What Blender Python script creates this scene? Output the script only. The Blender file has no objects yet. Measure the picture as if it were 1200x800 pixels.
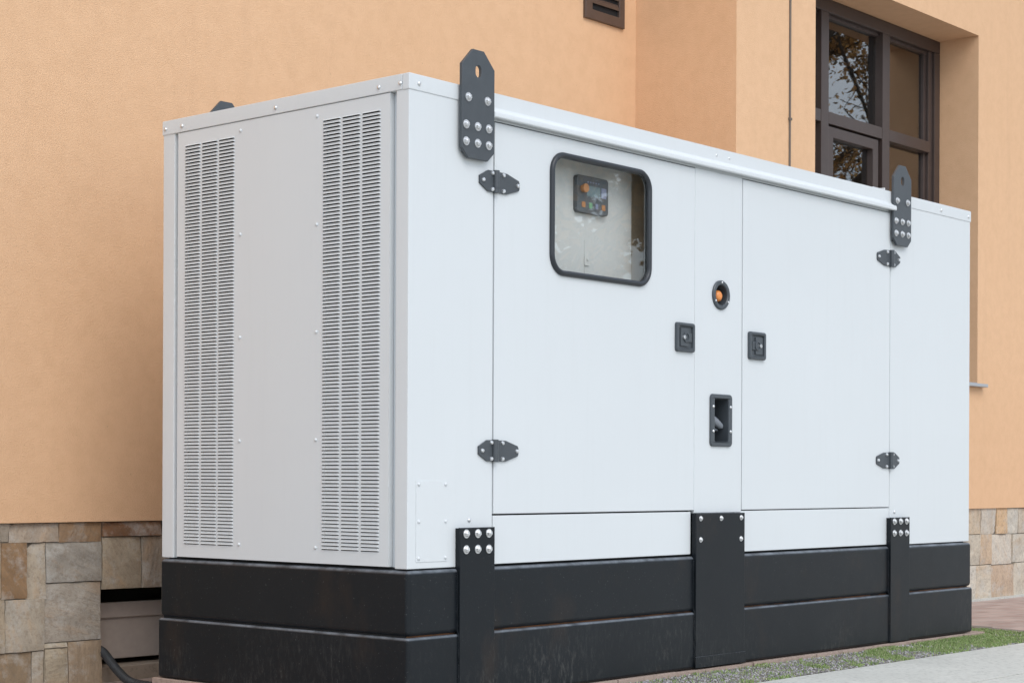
import bpy, bmesh, math, random
from mathutils import Vector, Matrix
from mathutils.geometry import tessellate_polygon
from mathutils import noise as mnoise
R = math.radians
scene = bpy.context.scene
COL = scene.collection
random.seed(7)

# ------------------------------------------------------------------ materials
def new_mat(name):
    m = bpy.data.materials.new(name); m.use_nodes = True
    nt = m.node_tree
    b = nt.nodes['Principled BSDF']
    return m, nt, b
def N(nt, t, **k):
    n = nt.nodes.new(t)
    for a, v in k.items():
        if a in n.inputs.keys(): n.inputs[a].default_value = v
        else: setattr(n, a, v)
    return n
def coords(nt, scale=(1, 1, 1)):
    g = N(nt, 'ShaderNodeNewGeometry')
    mp = N(nt, 'ShaderNodeMapping'); mp.inputs['Scale'].default_value = scale
    nt.links.new(g.outputs['Position'], mp.inputs['Vector'])
    return mp.outputs['Vector']
def noise(nt, vec, scale, detail=4, rough=.5):
    n = N(nt, 'ShaderNodeTexNoise'); n.inputs['Scale'].default_value = scale
    n.inputs['Detail'].default_value = detail; n.inputs['Roughness'].default_value = rough
    nt.links.new(vec, n.inputs['Vector']); return n.outputs['Fac']
def ramp(nt, fac, stops):
    r = N(nt, 'ShaderNodeValToRGB'); nt.links.new(fac, r.inputs['Fac'])
    e = r.color_ramp.elements
    while len(e) < len(stops): e.new(.5)
    for i, (p, c) in enumerate(stops):
        e[i].position = p; e[i].color = (c[0], c[1], c[2], 1) if isinstance(c, (tuple, list)) else (c, c, c, 1)
    return r.outputs['Color']
def mix(nt, fac, a, b, mode='MIX'):
    m = N(nt, 'ShaderNodeMix'); m.data_type = 'RGBA'; m.blend_type = mode
    for si, v in ((0, fac), (6, a), (7, b)):
        sock = m.inputs[si]
        if isinstance(v, bpy.types.NodeSocket): nt.links.new(v, sock)
        elif isinstance(v, (int, float)): sock.default_value = v if si == 0 else (v, v, v, 1)
        else: sock.default_value = (v[0], v[1], v[2], 1)
    return m.outputs[2]
def bump(nt, b, h, strength, dist):
    bp = N(nt, 'ShaderNodeBump'); bp.inputs['Strength'].default_value = strength; bp.inputs['Distance'].default_value = dist
    nt.links.new(h, bp.inputs['Height']); nt.links.new(bp.outputs['Normal'], b.inputs['Normal']); return bp
def math_(nt, op, a, b=None, clamp=False):
    m = N(nt, 'ShaderNodeMath'); m.operation = op; m.use_clamp = clamp
    for i, v in enumerate((a, b)):
        if v is None: continue
        if isinstance(v, bpy.types.NodeSocket): nt.links.new(v, m.inputs[i])
        else: m.inputs[i].default_value = v
    return m.outputs[0]
def sepz(nt):
    g = N(nt, 'ShaderNodeNewGeometry'); s = N(nt, 'ShaderNodeSeparateXYZ')
    nt.links.new(g.outputs['Position'], s.inputs[0]); return s.outputs

def mat_paint(name, col, rough=.42, var=.03, bumpd=.00025):
    m, nt, b = new_mat(name); v = coords(nt)
    n1 = noise(nt, v, 1.3, 5, .6)
    c = mix(nt, n1, tuple(x * (1 - var) for x in col), tuple(x * (1 + var) for x in col))
    # faint vertical run marks and specks of dust
    vs = coords(nt, (9, 9, .5)); st = noise(nt, vs, 3, 6, .65)
    c = mix(nt, ramp(nt, st, [(.52, 0), (.8, .09)]), c, tuple(x * .72 for x in (col[0] * 1.02, col[1], col[2] * .95)))
    sp = noise(nt, v, 160, 2, .5)
    c = mix(nt, ramp(nt, sp, [(.72, 0), (.78, .2)]), c, (.3, .29, .27))
    nt.links.new(c, b.inputs['Base Color'])
    rg = noise(nt, v, 6, 4, .6)
    rr = math_(nt, 'MULTIPLY_ADD', rg, .14); rr.node.inputs[2].default_value = rough - .11
    nt.links.new(rr, b.inputs['Roughness'])
    bp1 = bump(nt, b, noise(nt, v, 450, 2, .5), .35, bumpd)
    bp2 = N(nt, 'ShaderNodeBump'); bp2.inputs['Strength'].default_value = .5; bp2.inputs['Distance'].default_value = .006
    nt.links.new(noise(nt, coords(nt, (1, 1, .7)), 2.4, 2, .4), bp2.inputs['Height']); nt.links.new(bp2.outputs[0], bp1.inputs['Normal'])
    return m
WHITE = mat_paint('grey_white_paint', (.616, .646, .662))
WHITE2 = mat_paint('grey_white_inner', (.62, .63, .63), .55)

def mat_black(name, dust=True):
    m, nt, b = new_mat(name); v = coords(nt)
    n1 = noise(nt, v, 2.2, 5, .62)
    c = mix(nt, n1, (.0055, .0075, .0100), (.0100, .0130, .0165))
    if dust:  # also switches on the painted edge highlight
        # edge highlight painted in: paler colour on upward-facing edges, broken by noise
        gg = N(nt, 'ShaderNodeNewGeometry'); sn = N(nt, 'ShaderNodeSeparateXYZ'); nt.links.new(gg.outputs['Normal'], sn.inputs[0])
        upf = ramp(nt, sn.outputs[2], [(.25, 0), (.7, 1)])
        glintn = ramp(nt, noise(nt, coords(nt, (6, 6, 6)), 1.5, 6, .7), [(.35, .25), (.6, 1)])
        c = mix(nt, math_(nt, 'MULTIPLY', upf, glintn), c, (.17, .19, .215))
        # rusty brown blushes, pale mineral runs close to the ground
        rn = noise(nt, coords(nt, (2.4, 2.4, 1.3)), 1.7, 6, .65)
        c = mix(nt, ramp(nt, rn, [(.56, 0), (.76, .6)]), c, (.032, .022, .017))
        z = sepz(nt)[2]
        low = math_(nt, 'SUBTRACT', .27, z); low = math_(nt, 'MULTIPLY', low, 3.4, True)
        run = noise(nt, coords(nt, (70, 70, 22)), 1, 7, .8)
        run = ramp(nt, run, [(.5, 0), (.72, 1)])
        patch = ramp(nt, noise(nt, coords(nt, (1, 1, 1)), 2.1, 2, .5), [(.42, 0), (.62, 1)])
        k = math_(nt, 'MULTIPLY', math_(nt, 'MULTIPLY', low, run), patch)
        c = mix(nt, math_(nt, 'MULTIPLY', k, .5), c, (.17, .165, .15))
        sp = noise(nt, v, 120, 3, .6)
        c = mix(nt, ramp(nt, sp, [(.66, 0), (.75, .5)]), c, (.12, .12, .12))
    nt.links.new(c, b.inputs['Base Color']); b.inputs['Specular IOR Level'].default_value = .24
    rg = noise(nt, v, 9, 5, .65)
    rr = math_(nt, 'MULTIPLY_ADD', rg, .25); rr.node.inputs[2].default_value = .22
    nt.links.new(rr, b.inputs['Roughness'])
    bump(nt, b, noise(nt, v, 220, 3, .6), .5, .0005)
    return m
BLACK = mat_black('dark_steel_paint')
m, nt, b = new_mat('lug_black'); v = coords(nt)
nt.links.new(mix(nt, noise(nt, v, 25, 4), (.045, .053, .061), (.066, .076, .086)), b.inputs['Base Color'])
b.inputs['Roughness'].default_value = .42; bump(nt, b, noise(nt, v, 500, 2), .6, .0006); LUG = m
m, nt, b = new_mat('zinc'); b.inputs['Metallic'].default_value = .9
v = coords(nt); nt.links.new(mix(nt, noise(nt, v, 90, 3), (.62, .63, .64), (.82, .83, .84)), b.inputs['Base Color']); b.inputs['Roughness'].default_value = .3; ZINC = m
m, nt, b = new_mat('rubber'); b.inputs['Base Color'].default_value = (.02, .024, .03, 1); b.inputs['Roughness'].default_value = .38
bump(nt, b, noise(nt, coords(nt), 300, 2), .3, .0004); RUBBER = m
m, nt, b = new_mat('black_plastic'); b.inputs['Base Color'].default_value = (.055, .065, .075, 1); b.inputs['Roughness'].default_value = .38
bump(nt, b, noise(nt, coords(nt), 700, 2), .4, .0004); PLASTIC = m
def plain(name, col, rough=.6, metal=0):
    m, nt, b = new_mat(name)
    v = coords(nt); nt.links.new(mix(nt, noise(nt, v, 30, 4), tuple(x * .88 for x in col), tuple(min(1, x * 1.1) for x in col)), b.inputs['Base Color'])
    b.inputs['Roughness'].default_value = rough; b.inputs['Metallic'].default_value = metal; return m
VOID = plain('dark_interior', (.008, .008, .009), .9)  # near-black, stands in for unlit depth in openings and gaps
SEAM = plain('shaded_joint_sealant', (.10, .10, .10), .8)
m, nt, b = new_mat('rusty_groove'); v = coords(nt)
k = math_(nt, 'ADD', noise(nt, coords(nt, (1, 1, 1)), 3.1, 5, .6), math_(nt, 'MULTIPLY', math_(nt, 'SUBTRACT', noise(nt, v, 30, 4, .7), .5), .5))
g_ = N(nt, 'ShaderNodeNewGeometry'); sn = N(nt, 'ShaderNodeSeparateXYZ'); nt.links.new(g_.outputs['Normal'], sn.inputs[0])
k = math_(nt, 'MULTIPLY', ramp(nt, k, [(.36, 0), (.54, 1)]), math_(nt, 'GREATER_THAN', math_(nt, 'ABSOLUTE', sn.outputs[1]), .5))
nt.links.new(mix(nt, k, (.012, .012, .013), (.20, .085, .035)), b.inputs['Base Color']); b.inputs['Roughness'].default_value = .85
RUST = m
RUSTY = plain('brownish_rusty_metal', (.10, .055, .03), .7)
ORANGE = plain('orange_lamp_plastic', (.75, .27, .07), .35)
AMBER = plain('amber_button', (.50, .24, .11), .5)
BROWNIN = plain('brown_insulation', (.50, .41, .31), .9)
SCREEN = plain('lcd_grey', (.20, .27, .30), .25)
GREENB = plain('green_button', (.20, .42, .25), .5)
BLUEB = plain('grey_blue_button', (.25, .28, .40), .5)
PANELD = plain('controller_face', (.11, .125, .14), .45)
LEVER = plain('grey_lever', (.20, .22, .25), .35)
ALU = plain('aluminium_sill', (.42, .43, .45), .35, .6)
CABLE = plain('cable_sheath', (.14, .11, .09), .6)
HOSE = plain('corrugated_hose', (.03, .033, .036), .5)
TAUPE = plain('taupe_board', (.42, .36, .32), .85)

def mat_frame(name, c0, c1):
    m, nt, b = new_mat(name); v = coords(nt)
    nt.links.new(mix(nt, noise(nt, v, 20, 4), c0, c1), b.inputs['Base Color'])
    b.inputs['Roughness'].default_value = .38
    return m
FRAME = mat_frame('brown_window_frame', (.050, .035, .031), (.066, .047, .042))
VENTM = mat_frame('brown_vent', (.07, .045, .035), (.10, .065, .05))

# glass: clear sheet, reflecting by fresnel
def mat_glass(name, ior, tint, gain=1.0):
    m = bpy.data.materials.new(name); m.use_nodes = True; nt = m.node_tree; nt.nodes.clear()
    out = N(nt, 'ShaderNodeOutputMaterial'); tr = N(nt, 'ShaderNodeBsdfTransparent'); tr.inputs[0].default_value = (*tint, 1)
    gl = N(nt, 'ShaderNodeBsdfGlossy'); gl.inputs['Roughness'].default_value = .012; gl.inputs['Color'].default_value = (1, 1, 1, 1)
    ge = N(nt, 'ShaderNodeNewGeometry'); dt = N(nt, 'ShaderNodeVectorMath'); dt.operation = 'DOT_PRODUCT'
    nt.links.new(ge.outputs['Normal'], dt.inputs[0]); nt.links.new(ge.outputs['Incoming'], dt.inputs[1])
    c_ = math_(nt, 'ABSOLUTE', dt.outputs['Value']); k_ = math_(nt, 'POWER', math_(nt, 'SUBTRACT', 1.0, c_, True), 5.0)
    f0 = ((ior - 1) / (ior + 1)) ** 2
    fr = math_(nt, 'MULTIPLY_ADD', k_, 1 - f0); fr.node.inputs[2].default_value = f0
    fac = math_(nt, 'MULTIPLY', fr, gain, True)
    wb = N(nt, 'ShaderNodeBump'); wb.inputs['Strength'].default_value = .025; wb.inputs['Distance'].default_value = .01
    nt.links.new(noise(nt, coords(nt), 2.5, 2), wb.inputs['Height']); nt.links.new(wb.outputs[0], gl.inputs['Normal'])
    ms = N(nt, 'ShaderNodeMixShader'); nt.links.new(fac, ms.inputs[0]); nt.links.new(tr.outputs[0], ms.inputs[1]); nt.links.new(gl.outputs[0], ms.inputs[2])
    nt.links.new(ms.outputs[0], out.inputs[0]); return m
GLASS = mat_glass('pane_glass', 1.7, (.75, .74, .72), 1.6)
GLASS2 = mat_glass('door_window_glass', 1.5, (.97, .975, .965), 1.3)

# plaster
m, nt, b = new_mat('orange_plaster'); v = coords(nt)
n1 = noise(nt, v, .7, 5, .6); n2 = noise(nt, v, 14, 6, .7)
c = mix(nt, n1, (.70, .437, .252), (.755, .485, .295))
c = mix(nt, ramp(nt, n2, [(.35, .22), (.6, 0)]), c, (.56, .33, .18))
stv = noise(nt, coords(nt, (3, 3, .22)), 2.5, 6, .65)
c = mix(nt, ramp(nt, stv, [(.55, 0), (.8, .22)]), c, (.53, .33, .2))
sp = noise(nt, v, 75, 2, .5); c = mix(nt, ramp(nt, sp, [(.74, 0), (.80, .6)]), c, (.32, .2, .12))
nt.links.new(c, b.inputs['Base Color']); b.inputs['Roughness'].default_value = .92
vo = N(nt, 'ShaderNodeTexVoronoi'); vo.inputs['Scale'].default_value = 210; nt.links.new(v, vo.inputs['Vector'])
h = math_(nt, 'ADD', noise(nt, v, 260, 4, .65), math_(nt, 'MULTIPLY', vo.outputs['Distance'], .6))
bump(nt, b, h, .75, .0026)
PLASTER = m

# stone slabs, colour attribute 'tone' gives each slab its own tone, left ones darkened for shade
m, nt, b = new_mat('split_stone')
g = N(nt, 'ShaderNodeNewGeometry')
at = N(nt, 'ShaderNodeAttribute'); at.attribute_name = 'tone'
ro = N(nt, 'ShaderNodeAttribute'); ro.attribute_name = 'rnd'
mul = N(nt, 'ShaderNodeVectorMath'); mul.operation = 'MULTIPLY_ADD'
nt.links.new(ro.outputs['Color'], mul.inputs[0]); mul.inputs[1].default_value = (30, 30, 30); nt.links.new(g.outputs['Position'], mul.inputs[2])
vv = mul.outputs[0]
mp = N(nt, 'ShaderNodeMapping'); mp.inputs['Scale'].default_value = (1, 1, 1); nt.links.new(vv, mp.inputs[0])
# per-slab rotation of the grain
sx = N(nt, 'ShaderNodeSeparateXYZ'); nt.links.new(ro.outputs['Color'], sx.inputs[0])
cb = N(nt, 'ShaderNodeCombineXYZ'); nt.links.new(math_(nt, 'MULTIPLY', sx.outputs[0], 3.0), cb.inputs[1])
nt.links.new(cb.outputs[0], mp.inputs['Rotation'])
mp2 = N(nt, 'ShaderNodeMapping'); mp2.inputs['Scale'].default_value = (1, 1, 4.5); nt.links.new(mp.outputs[0], mp2.inputs[0])
gv = mp2.outputs[0]
wv = noise(nt, gv, 4.2, 7, .62)
fine = noise(nt, vv, 60, 6, .75)
c = mix(nt, ramp(nt, wv, [(.3, 0), (.7, 1)]), mix(nt, 1.0, at.outputs['Color'], (.95, .90, .83), 'MULTIPLY'), mix(nt, 1.0, at.outputs['Color'], (1.30, 1.22, 1.10), 'MULTIPLY'))
och = noise(nt, gv, 2.1, 8, .68)
c = mix(nt, ramp(nt, och, [(.54, 0), (.62, .35), (.74, .6)]), c, (.38, .24, .13))
c = mix(nt, ramp(nt, noise(nt, vv, 9, 5, .7), [(.50, 0), (.66, .5)]), c, (.50, .49, .46))
c = mix(nt, ramp(nt, noise(nt, vv, 28, 6, .8), [(.52, 0), (.66, .45)]), c, (.24, .17, .11))
c = mix(nt, ramp(nt, fine, [(.36, .38), (.50, 0)]), c, (.16, .13, .10))
nt.links.new(c, b.inputs['Base Color']); b.inputs['Roughness'].default_value = .85
h = math_(nt, 'ADD', math_(nt, 'MULTIPLY', wv, 1.3), math_(nt, 'MULTIPLY', fine, .35))
bump(nt, b, h, .8, .009); STONE = m

# concrete, pavers, pad, soil
def mat_concrete(name, c0, c1, sc=1.0):
    m, nt, b = new_mat(name); v = coords(nt)
    c = mix(nt, noise(nt, v, 1.6 * sc, 7, .65), c0, c1)
    c = mix(nt, ramp(nt, noise(nt, v, 45, 5, .7), [(.35, .5), (.5, 0)]), c, tuple(x * .6 for x in c0))
    c = mix(nt, ramp(nt, noise(nt, v, 7, 6, .7), [(.58, 0), (.75, .45)]), c, tuple(min(1, x * 1.35) for x in c1))
    nt.links.new(c, b.inputs['Base Color']); b.inputs['Roughness'].default_value = .9
    bump(nt, b, noise(nt, v, 90, 6, .7), .6, .002); return m
PATH = mat_concrete('weathered_concrete', (.41, .405, .37), (.60, .595, .55))
PAD = mat_concrete('reddish_pad', (.27, .20, .165), (.40, .31, .26), 5)
SOIL = mat_concrete('bare_soil', (.15, .13, .105), (.23, .205, .17), 3)
LAWN = mat_concrete('far_ground', (.24, .24, .22), (.32, .31, .28), .3)
STEPM = mat_concrete('brown_cement', (.24, .19, .145), (.33, .27, .21), 4)
KERB = mat_concrete('dark_kerb', (.20, .15, .13), (.30, .23, .2), 5)
m, nt, b = new_mat('pavers'); v = coords(nt)
bt = N(nt, 'ShaderNodeTexBrick'); nt.links.new(v, bt.inputs['Vector']); bt.inputs['Scale'].default_value = 1
bt.inputs['Brick Width'].default_value = .21; bt.inputs['Row Height'].default_value = .105; bt.inputs['Mortar Size'].default_value = .006
bt.inputs['Color1'].default_value = (.31, .215, .185, 1); bt.inputs['Color2'].default_value = (.43, .32, .28, 1); bt.inputs['Mortar'].default_value = (.30, .27, .24, 1)
c = mix(nt, ramp(nt, noise(nt, v, 8, 6, .7), [(.4, 0), (.7, .6)]), bt.outputs['Color'], (.46, .38, .34))
nt.links.new(c, b.inputs['Base Color']); b.inputs['Roughness'].default_value = .85
bump(nt, b, math_(nt, 'SUBTRACT', noise(nt, v, 60, 5, .7), math_(nt, 'MULTIPLY', bt.outputs['Fac'], 2)), .6, .003); PAVER = m
def mat_leaf(name, cols, tr=.25):
    m, nt, b = new_mat(name)
    at = N(nt, 'ShaderNodeAttribute'); at.attribute_name = 'rnd'
    s = N(nt, 'ShaderNodeSeparateXYZ'); nt.links.new(at.outputs['Color'], s.inputs[0])
    c = ramp(nt, s.outputs[0], cols); nt.links.new(c, b.inputs['Base Color']); b.inputs['Roughness'].default_value = .6
    tl_ = N(nt, 'ShaderNodeBsdfTranslucent'); nt.links.new(c, tl_.inputs[0]); ms = N(nt, 'ShaderNodeMixShader'); ms.inputs[0].default_value = tr
    nt.links.new(b.outputs[0], ms.inputs[1]); nt.links.new(tl_.outputs[0], ms.inputs[2]); nt.links.new(ms.outputs[0], nt.nodes['Material Output'].inputs[0])
    return m
GRASS = mat_leaf('grass_blades', [(0, (.17, .26, .08)), (.6, (.30, .41, .14)), (.85, (.40, .45, .22)), (1, (.45, .42, .28))])
LEAF = mat_leaf('autumn_leaves', [(0, (.12, .08, .035)), (.4, (.26, .15, .06)), (.7, (.55, .28, .09)), (1, (.70, .42, .14))], .5)
NEEDLE = mat_leaf('green_leaves', [(0, (.03, .045, .02)), (.7, (.07, .08, .03)), (1, (.20, .13, .04))])
PEBBLE = mat_leaf('gravel_stones', [(0, (.13, .12, .12)), (.5, (.27, .26, .27)), (1, (.45, .43, .42))], 0)
BARK = mat_concrete('bark', (.05, .04, .03), (.09, .07, .055), 4)
INTER = plain('unlit_room', (.06, .045, .038), .9)  # dark brown carrying the shade of an unlit room

# ------------------------------------------------------------------ mesh helpers
class MB:
    def __init__(s): s.bm = bmesh.new(); s.mi = 0
    def face(s, vs, mi=None, smooth=False):
        try: f = s.bm.faces.new(vs)
        except ValueError: return None
        f.material_index = s.mi if mi is None else mi; f.smooth = smooth; return f
    def box(s, x0, x1, y0, y1, z0, z1, bevel=0, mi=None, seg=2):
        b = bmesh.new(); bmesh.ops.create_cube(b, size=1)
        for v in b.verts: v.co = Vector(((x0 + x1) / 2 + v.co.x * (x1 - x0), (y0 + y1) / 2 + v.co.y * (y1 - y0), (z0 + z1) / 2 + v.co.z * (z1 - z0)))
        if bevel: bmesh.ops.bevel(b, geom=b.edges[:], offset=bevel, segments=seg, affect='EDGES', profile=.5)
        s.add(b, mi, bool(bevel)); return s
    def add(s, b, mi=None, smooth=False, M=None):
        mp = {}
        for v in b.verts: mp[v] = s.bm.verts.new(M @ v.co if M else v.co)
        b.normal_update()
        for f in b.faces: s.face([mp[v] for v in f.verts], mi, smooth)
        b.free()
    def quad(s, pts, mi=None):
        s.face([s.bm.verts.new(p) for p in pts], mi); return s
    def prism(s, outer, y0, y1, holes=(), bevel=0, mi=None, M=None, smooth=False):
        """outline in (x,z), front at y0, back at y1, with holes"""
        b = bmesh.new(); loops = [outer] + list(holes)
        tris = tessellate_polygon([[Vector((x, z, 0)) for x, z in l] for l in loops])
        fl = [p for l in loops for p in l]
        A = [b.verts.new((x, y0, z)) for x, z in fl]; B = [b.verts.new((x, y1, z)) for x, z in fl]
        for t in tris:
            for V, rev in ((A, 0), (B, 1)):
                try: b.faces.new([V[i] for i in (t if not rev else t[::-1])])
                except ValueError: pass
        o = 0
        for l in loops:
            n = len(l)
            for i in range(n): b.faces.new([A[o + i], A[o + (i + 1) % n], B[o + (i + 1) % n], B[o + i]])
            o += n
        bmesh.ops.recalc_face_normals(b, faces=b.faces[:])
        bmesh.ops.dissolve_limit(b, angle_limit=.001, verts=[], edges=b.edges[:]) if not holes else None
        if bevel:
            es = [e for e in b.edges if len(e.link_faces) == 2 and e.calc_face_angle(0) > .6 and abs(e.verts[0].co.y - e.verts[1].co.y) < 1e-6 and abs(e.verts[0].co.y - y0) < 1e-6]
            bmesh.ops.bevel(b, geom=es, offset=bevel, segments=2, affect='EDGES', profile=.5)
        s.add(b, mi, smooth, M); return s
    def tube(s, pts, rad, n=12, mi=None, closed=False, smooth=True, caps=True):
        P = [Vector(p) for p in pts]; rings = []; L = len(P)
        prev = None
        for i, p in enumerate(P):
            if closed: t = (P[(i + 1) % L] - P[i - 1])
            else: t = P[min(i + 1, L - 1)] - P[max(i - 1, 0)]
            t.normalize()
            if prev is None:
                u = t.orthogonal().normalized()
            else:
                u = prev - t * prev.dot(t); u.normalize()
            prev = u; w = t.cross(u); r = rad[i] if isinstance(rad, (list, tuple)) else rad
            rings.append([s.bm.verts.new(p + (u * math.cos(a) + w * math.sin(a)) * r) for a in [2 * math.pi * k / n for k in range(n)]])
        for i in range(L if closed else L - 1):
            a, b_ = rings[i], rings[(i + 1) % L]
            for k in range(n): s.face([a[k], a[(k + 1) % n], b_[(k + 1) % n], b_[k]], mi, smooth)
        if caps and not closed: s.face(rings[0][::-1], mi); s.face(rings[-1], mi)
        return s
    def lathe(s, prof, n=24, M=None, mi=None, smooth=True):
        """profile list (r, y), axis along y"""
        rings = []
        for r, y in prof:
            ring = []
            for k in range(n):
                a = 2 * math.pi * k / n; co = Vector((r * math.cos(a), y, r * math.sin(a)))
                ring.append(s.bm.verts.new(M @ co if M else co))
            rings.append(ring)
        for i in range(len(rings) - 1):
            for k in range(n): s.face([rings[i][k], rings[i][(k + 1) % n], rings[i + 1][(k + 1) % n], rings[i + 1][k]], mi, smooth)
        s.face(rings[-1], mi); s.face(rings[0][::-1], mi)
        return s
    def sweepx(s, prof, x0, x1, mi=None, smooth=False, caps=True):
        """profile list (y, z) swept along x"""
        A = [s.bm.verts.new((x0, y, z)) for y, z in prof]; B = [s.bm.verts.new((x1, y, z)) for y, z in prof]; n = len(prof)
        for i in range(n): s.face([A[i], A[(i + 1) % n], B[(i + 1) % n], B[i]], mi, smooth)
        if caps: s.face(A, mi); s.face(B[::-1], mi)
        return s
    def build(s, name, mats, parent=None, recalc=True, origin=None):
        if recalc: bmesh.ops.recalc_face_normals(s.bm, faces=s.bm.faces[:])
        me = bpy.data.meshes.new(name); s.bm.to_mesh(me); s.bm.free()
        for mm in (mats if isinstance(mats, (list, tuple)) else [mats]): me.materials.append(mm)
        o = bpy.data.objects.new(name, me); COL.objects.link(o)
        if parent: o.parent = parent
        if any(p.use_smooth for p in me.polygons):
            me.set_sharp_from_angle(angle=R(38))
            wn = o.modifiers.new('weighted', 'WEIGHTED_NORMAL'); wn.keep_sharp = True; wn.weight = 50
        return o
def empty(name, loc, label=None, cat=None, group=None):
    o = bpy.data.objects.new(name, None); COL.objects.link(o); o.location = loc
    o.empty_display_size = .2
    if label: o['label'] = label
    if cat: o['category'] = cat
    if group: o['group'] = group
    return o
def rrect(x0, x1, z0, z1, r, n=6):
    out = []
    for cx, cz, a0 in ((x1 - r, z1 - r, 0), (x0 + r, z1 - r, 90), (x0 + r, z0 + r, 180), (x1 - r, z0 + r, 270)):
        for k in range(n + 1):
            a = R(a0 + 90 * k / n); out.append((cx + r * math.cos(a), cz + r * math.sin(a)))
    return out
def circ(cx, cz, r, n=32): return [(cx + r * math.cos(2 * math.pi * k / n), cz + r * math.sin(2 * math.pi * k / n)) for k in range(n)]
def rect(x0, x1, z0, z1): return [(x0, z0), (x1, z0), (x1, z1), (x0, z1)]
def parts_copy(src, loc, parent, rot=None):
    c = src.copy(); COL.objects.link(c); c.parent = parent; c.location = loc
    if rot is not None: c.rotation_euler = rot
    return c

# bolt meshes pointing to -Y (origin on the surface)
def hexbolt(r):
    m = MB()
    m.lathe([(r * 1.45, 0), (r * 1.45, -r * .22), (r * 1.38, -r * .26)], 24)
    hexm = Matrix.Rotation(R(17), 4, 'Y')
    m.lathe([(r * 1.0, -r * .26), (r * 1.0, -r * .86), (r * .86, -r * 1.0)], 6, M=hexm, smooth=False)
    m.lathe([(r * .52, -r * .98), (r * .52, -r * 1.16), (r * .42, -r * 1.22)], 14)
    me = m.build('bolt', ZINC)
    return me
def dome(r, name='rivet', mat=None):
    m = MB(); m.lathe([(r, 0), (r, -r * .2), (r * .86, -r * .55), (r * .55, -r * .78), (r * .2, -r * .86)], 16)
    return m.build(name, mat or ZINC)
BOLT_BIG = hexbolt(.0105); BOLT_MID = hexbolt(.0075); RIV = dome(.0062, 'rivet', WHITE); SCREW = dome(.0075, 'bolt')
protos = [BOLT_BIG, BOLT_MID, RIV, SCREW]
ROTL = (0, 0, R(-90))      # turns a -Y pointing bolt to -X

# ------------------------------------------------------------------ GENERATOR
H, L, D, ZB = 2.10, 4.02, 1.296, .452
gen = empty('generator_set', (0, 0, 0), 'large enclosed generator, light grey cabinet with louvred end and one window on black steel base', 'generator')
# body shell
b = MB()
be = .004
b.box(0, .4245, 0, .06, ZB, 2.05, be)                               # front left corner panel, wraps the corner
b.box(3.2185, L, 0, .06, ZB, 2.05, be)                              # front right panel
b.box(0, .06, 1.227, D, ZB, 2.05, be)                               # rear corner post
b.box(.022, .04, .0605, .0879, ZB + .004, 2.048)                    # channel bottoms
b.box(.022, .04, 1.2072, 1.2268, ZB + .004, 2.048)
b.box(.0605, L - .01, D - .02, D - .001, ZB, 2.05)                  # rear sheet
b.box(L - .02, L - .001, .0605, D - .0205, ZB, 2.05)                # right end sheet
b.box(.4247, 3.2183, .003, .03, 2.004, 2.05)                        # header above doors
body = b.build('cabinet_body', WHITE, gen)
# black sheets standing in for the unlit inside
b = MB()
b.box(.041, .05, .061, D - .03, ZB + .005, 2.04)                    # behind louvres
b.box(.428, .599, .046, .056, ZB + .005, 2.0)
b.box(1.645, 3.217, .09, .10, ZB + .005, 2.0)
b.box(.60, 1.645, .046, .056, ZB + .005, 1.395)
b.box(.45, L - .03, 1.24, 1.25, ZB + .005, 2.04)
b.build('dark_backing', VOID, gen)
# pillar with siren hole and recess hole
px0, px1 = 1.6425, 1.9800
b = MB(); b.prism(rect(px0, px1, .62, 2.003), 0, .03, [circ(1.821, 1.506, .050), rrect(1.760, 1.888, .902, 1.090, .012, 4)], bevel=.002)
pillar = b.build('centre_post', WHITE, gen)
# lower front panels
for x0, x1 in ((.4285, 1.6215), (1.9735, 3.2165)):
    MB().box(x0, x1, .001, .03, ZB + .004, .6260, .003).build('lower_panel', WHITE, gen)
# roof cap
b = MB()
b.box(-.0035, L + .0035, -.0035, .03, 2.045, H, .004)
b.box(-.0036, .03, .0302, D + .003, 2.046, H, .004)
b.box(L - .03, L + .0034, .0302, D + .003, 2.046, H, .004)
b.box(.0302, L - .0302, D - .03, D + .003, 2.046, H, .004)
b.box(.025, L - .025, .025, D - .025, 2.075, H - .002)
b.box(3.09, 3.175, .02, .10, H - .001, H + .010, .002)              # little tab on roof near the right lug
b.box(3.169, 3.175, .005, .10, H - .002, H + .013, .001)
cap = b.build('roof_cap', WHITE, gen)
for x in (.043, 1.78, 1.872, 3.705, 3.992): parts_copy(SCREW, (x, -.0035, 2.069), cap)
for y in (1.278, 1.180, .657, .138, .037): parts_copy(SCREW, (-.0036, y, 2.068), cap, ROTL)
# rain rail above the doors
prof = [(-.0038, 2.0985), (-.0075, 2.0985), (-.0080, 2.050), (-.0105, 2.043), (-.022, 2.034), (-.0265, 2.030), (-.0285, 2.025), (-.0285, 2.013), (-.026, 2.010), (-.018, 2.009), (-.016, 2.011), (-.0155, 2.018), (-.0038, 2.019)]
b = MB(); b.sweepx(prof, .399, 3.2245, smooth=True); b.build('rain_rail', WHITE, gen)

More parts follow.
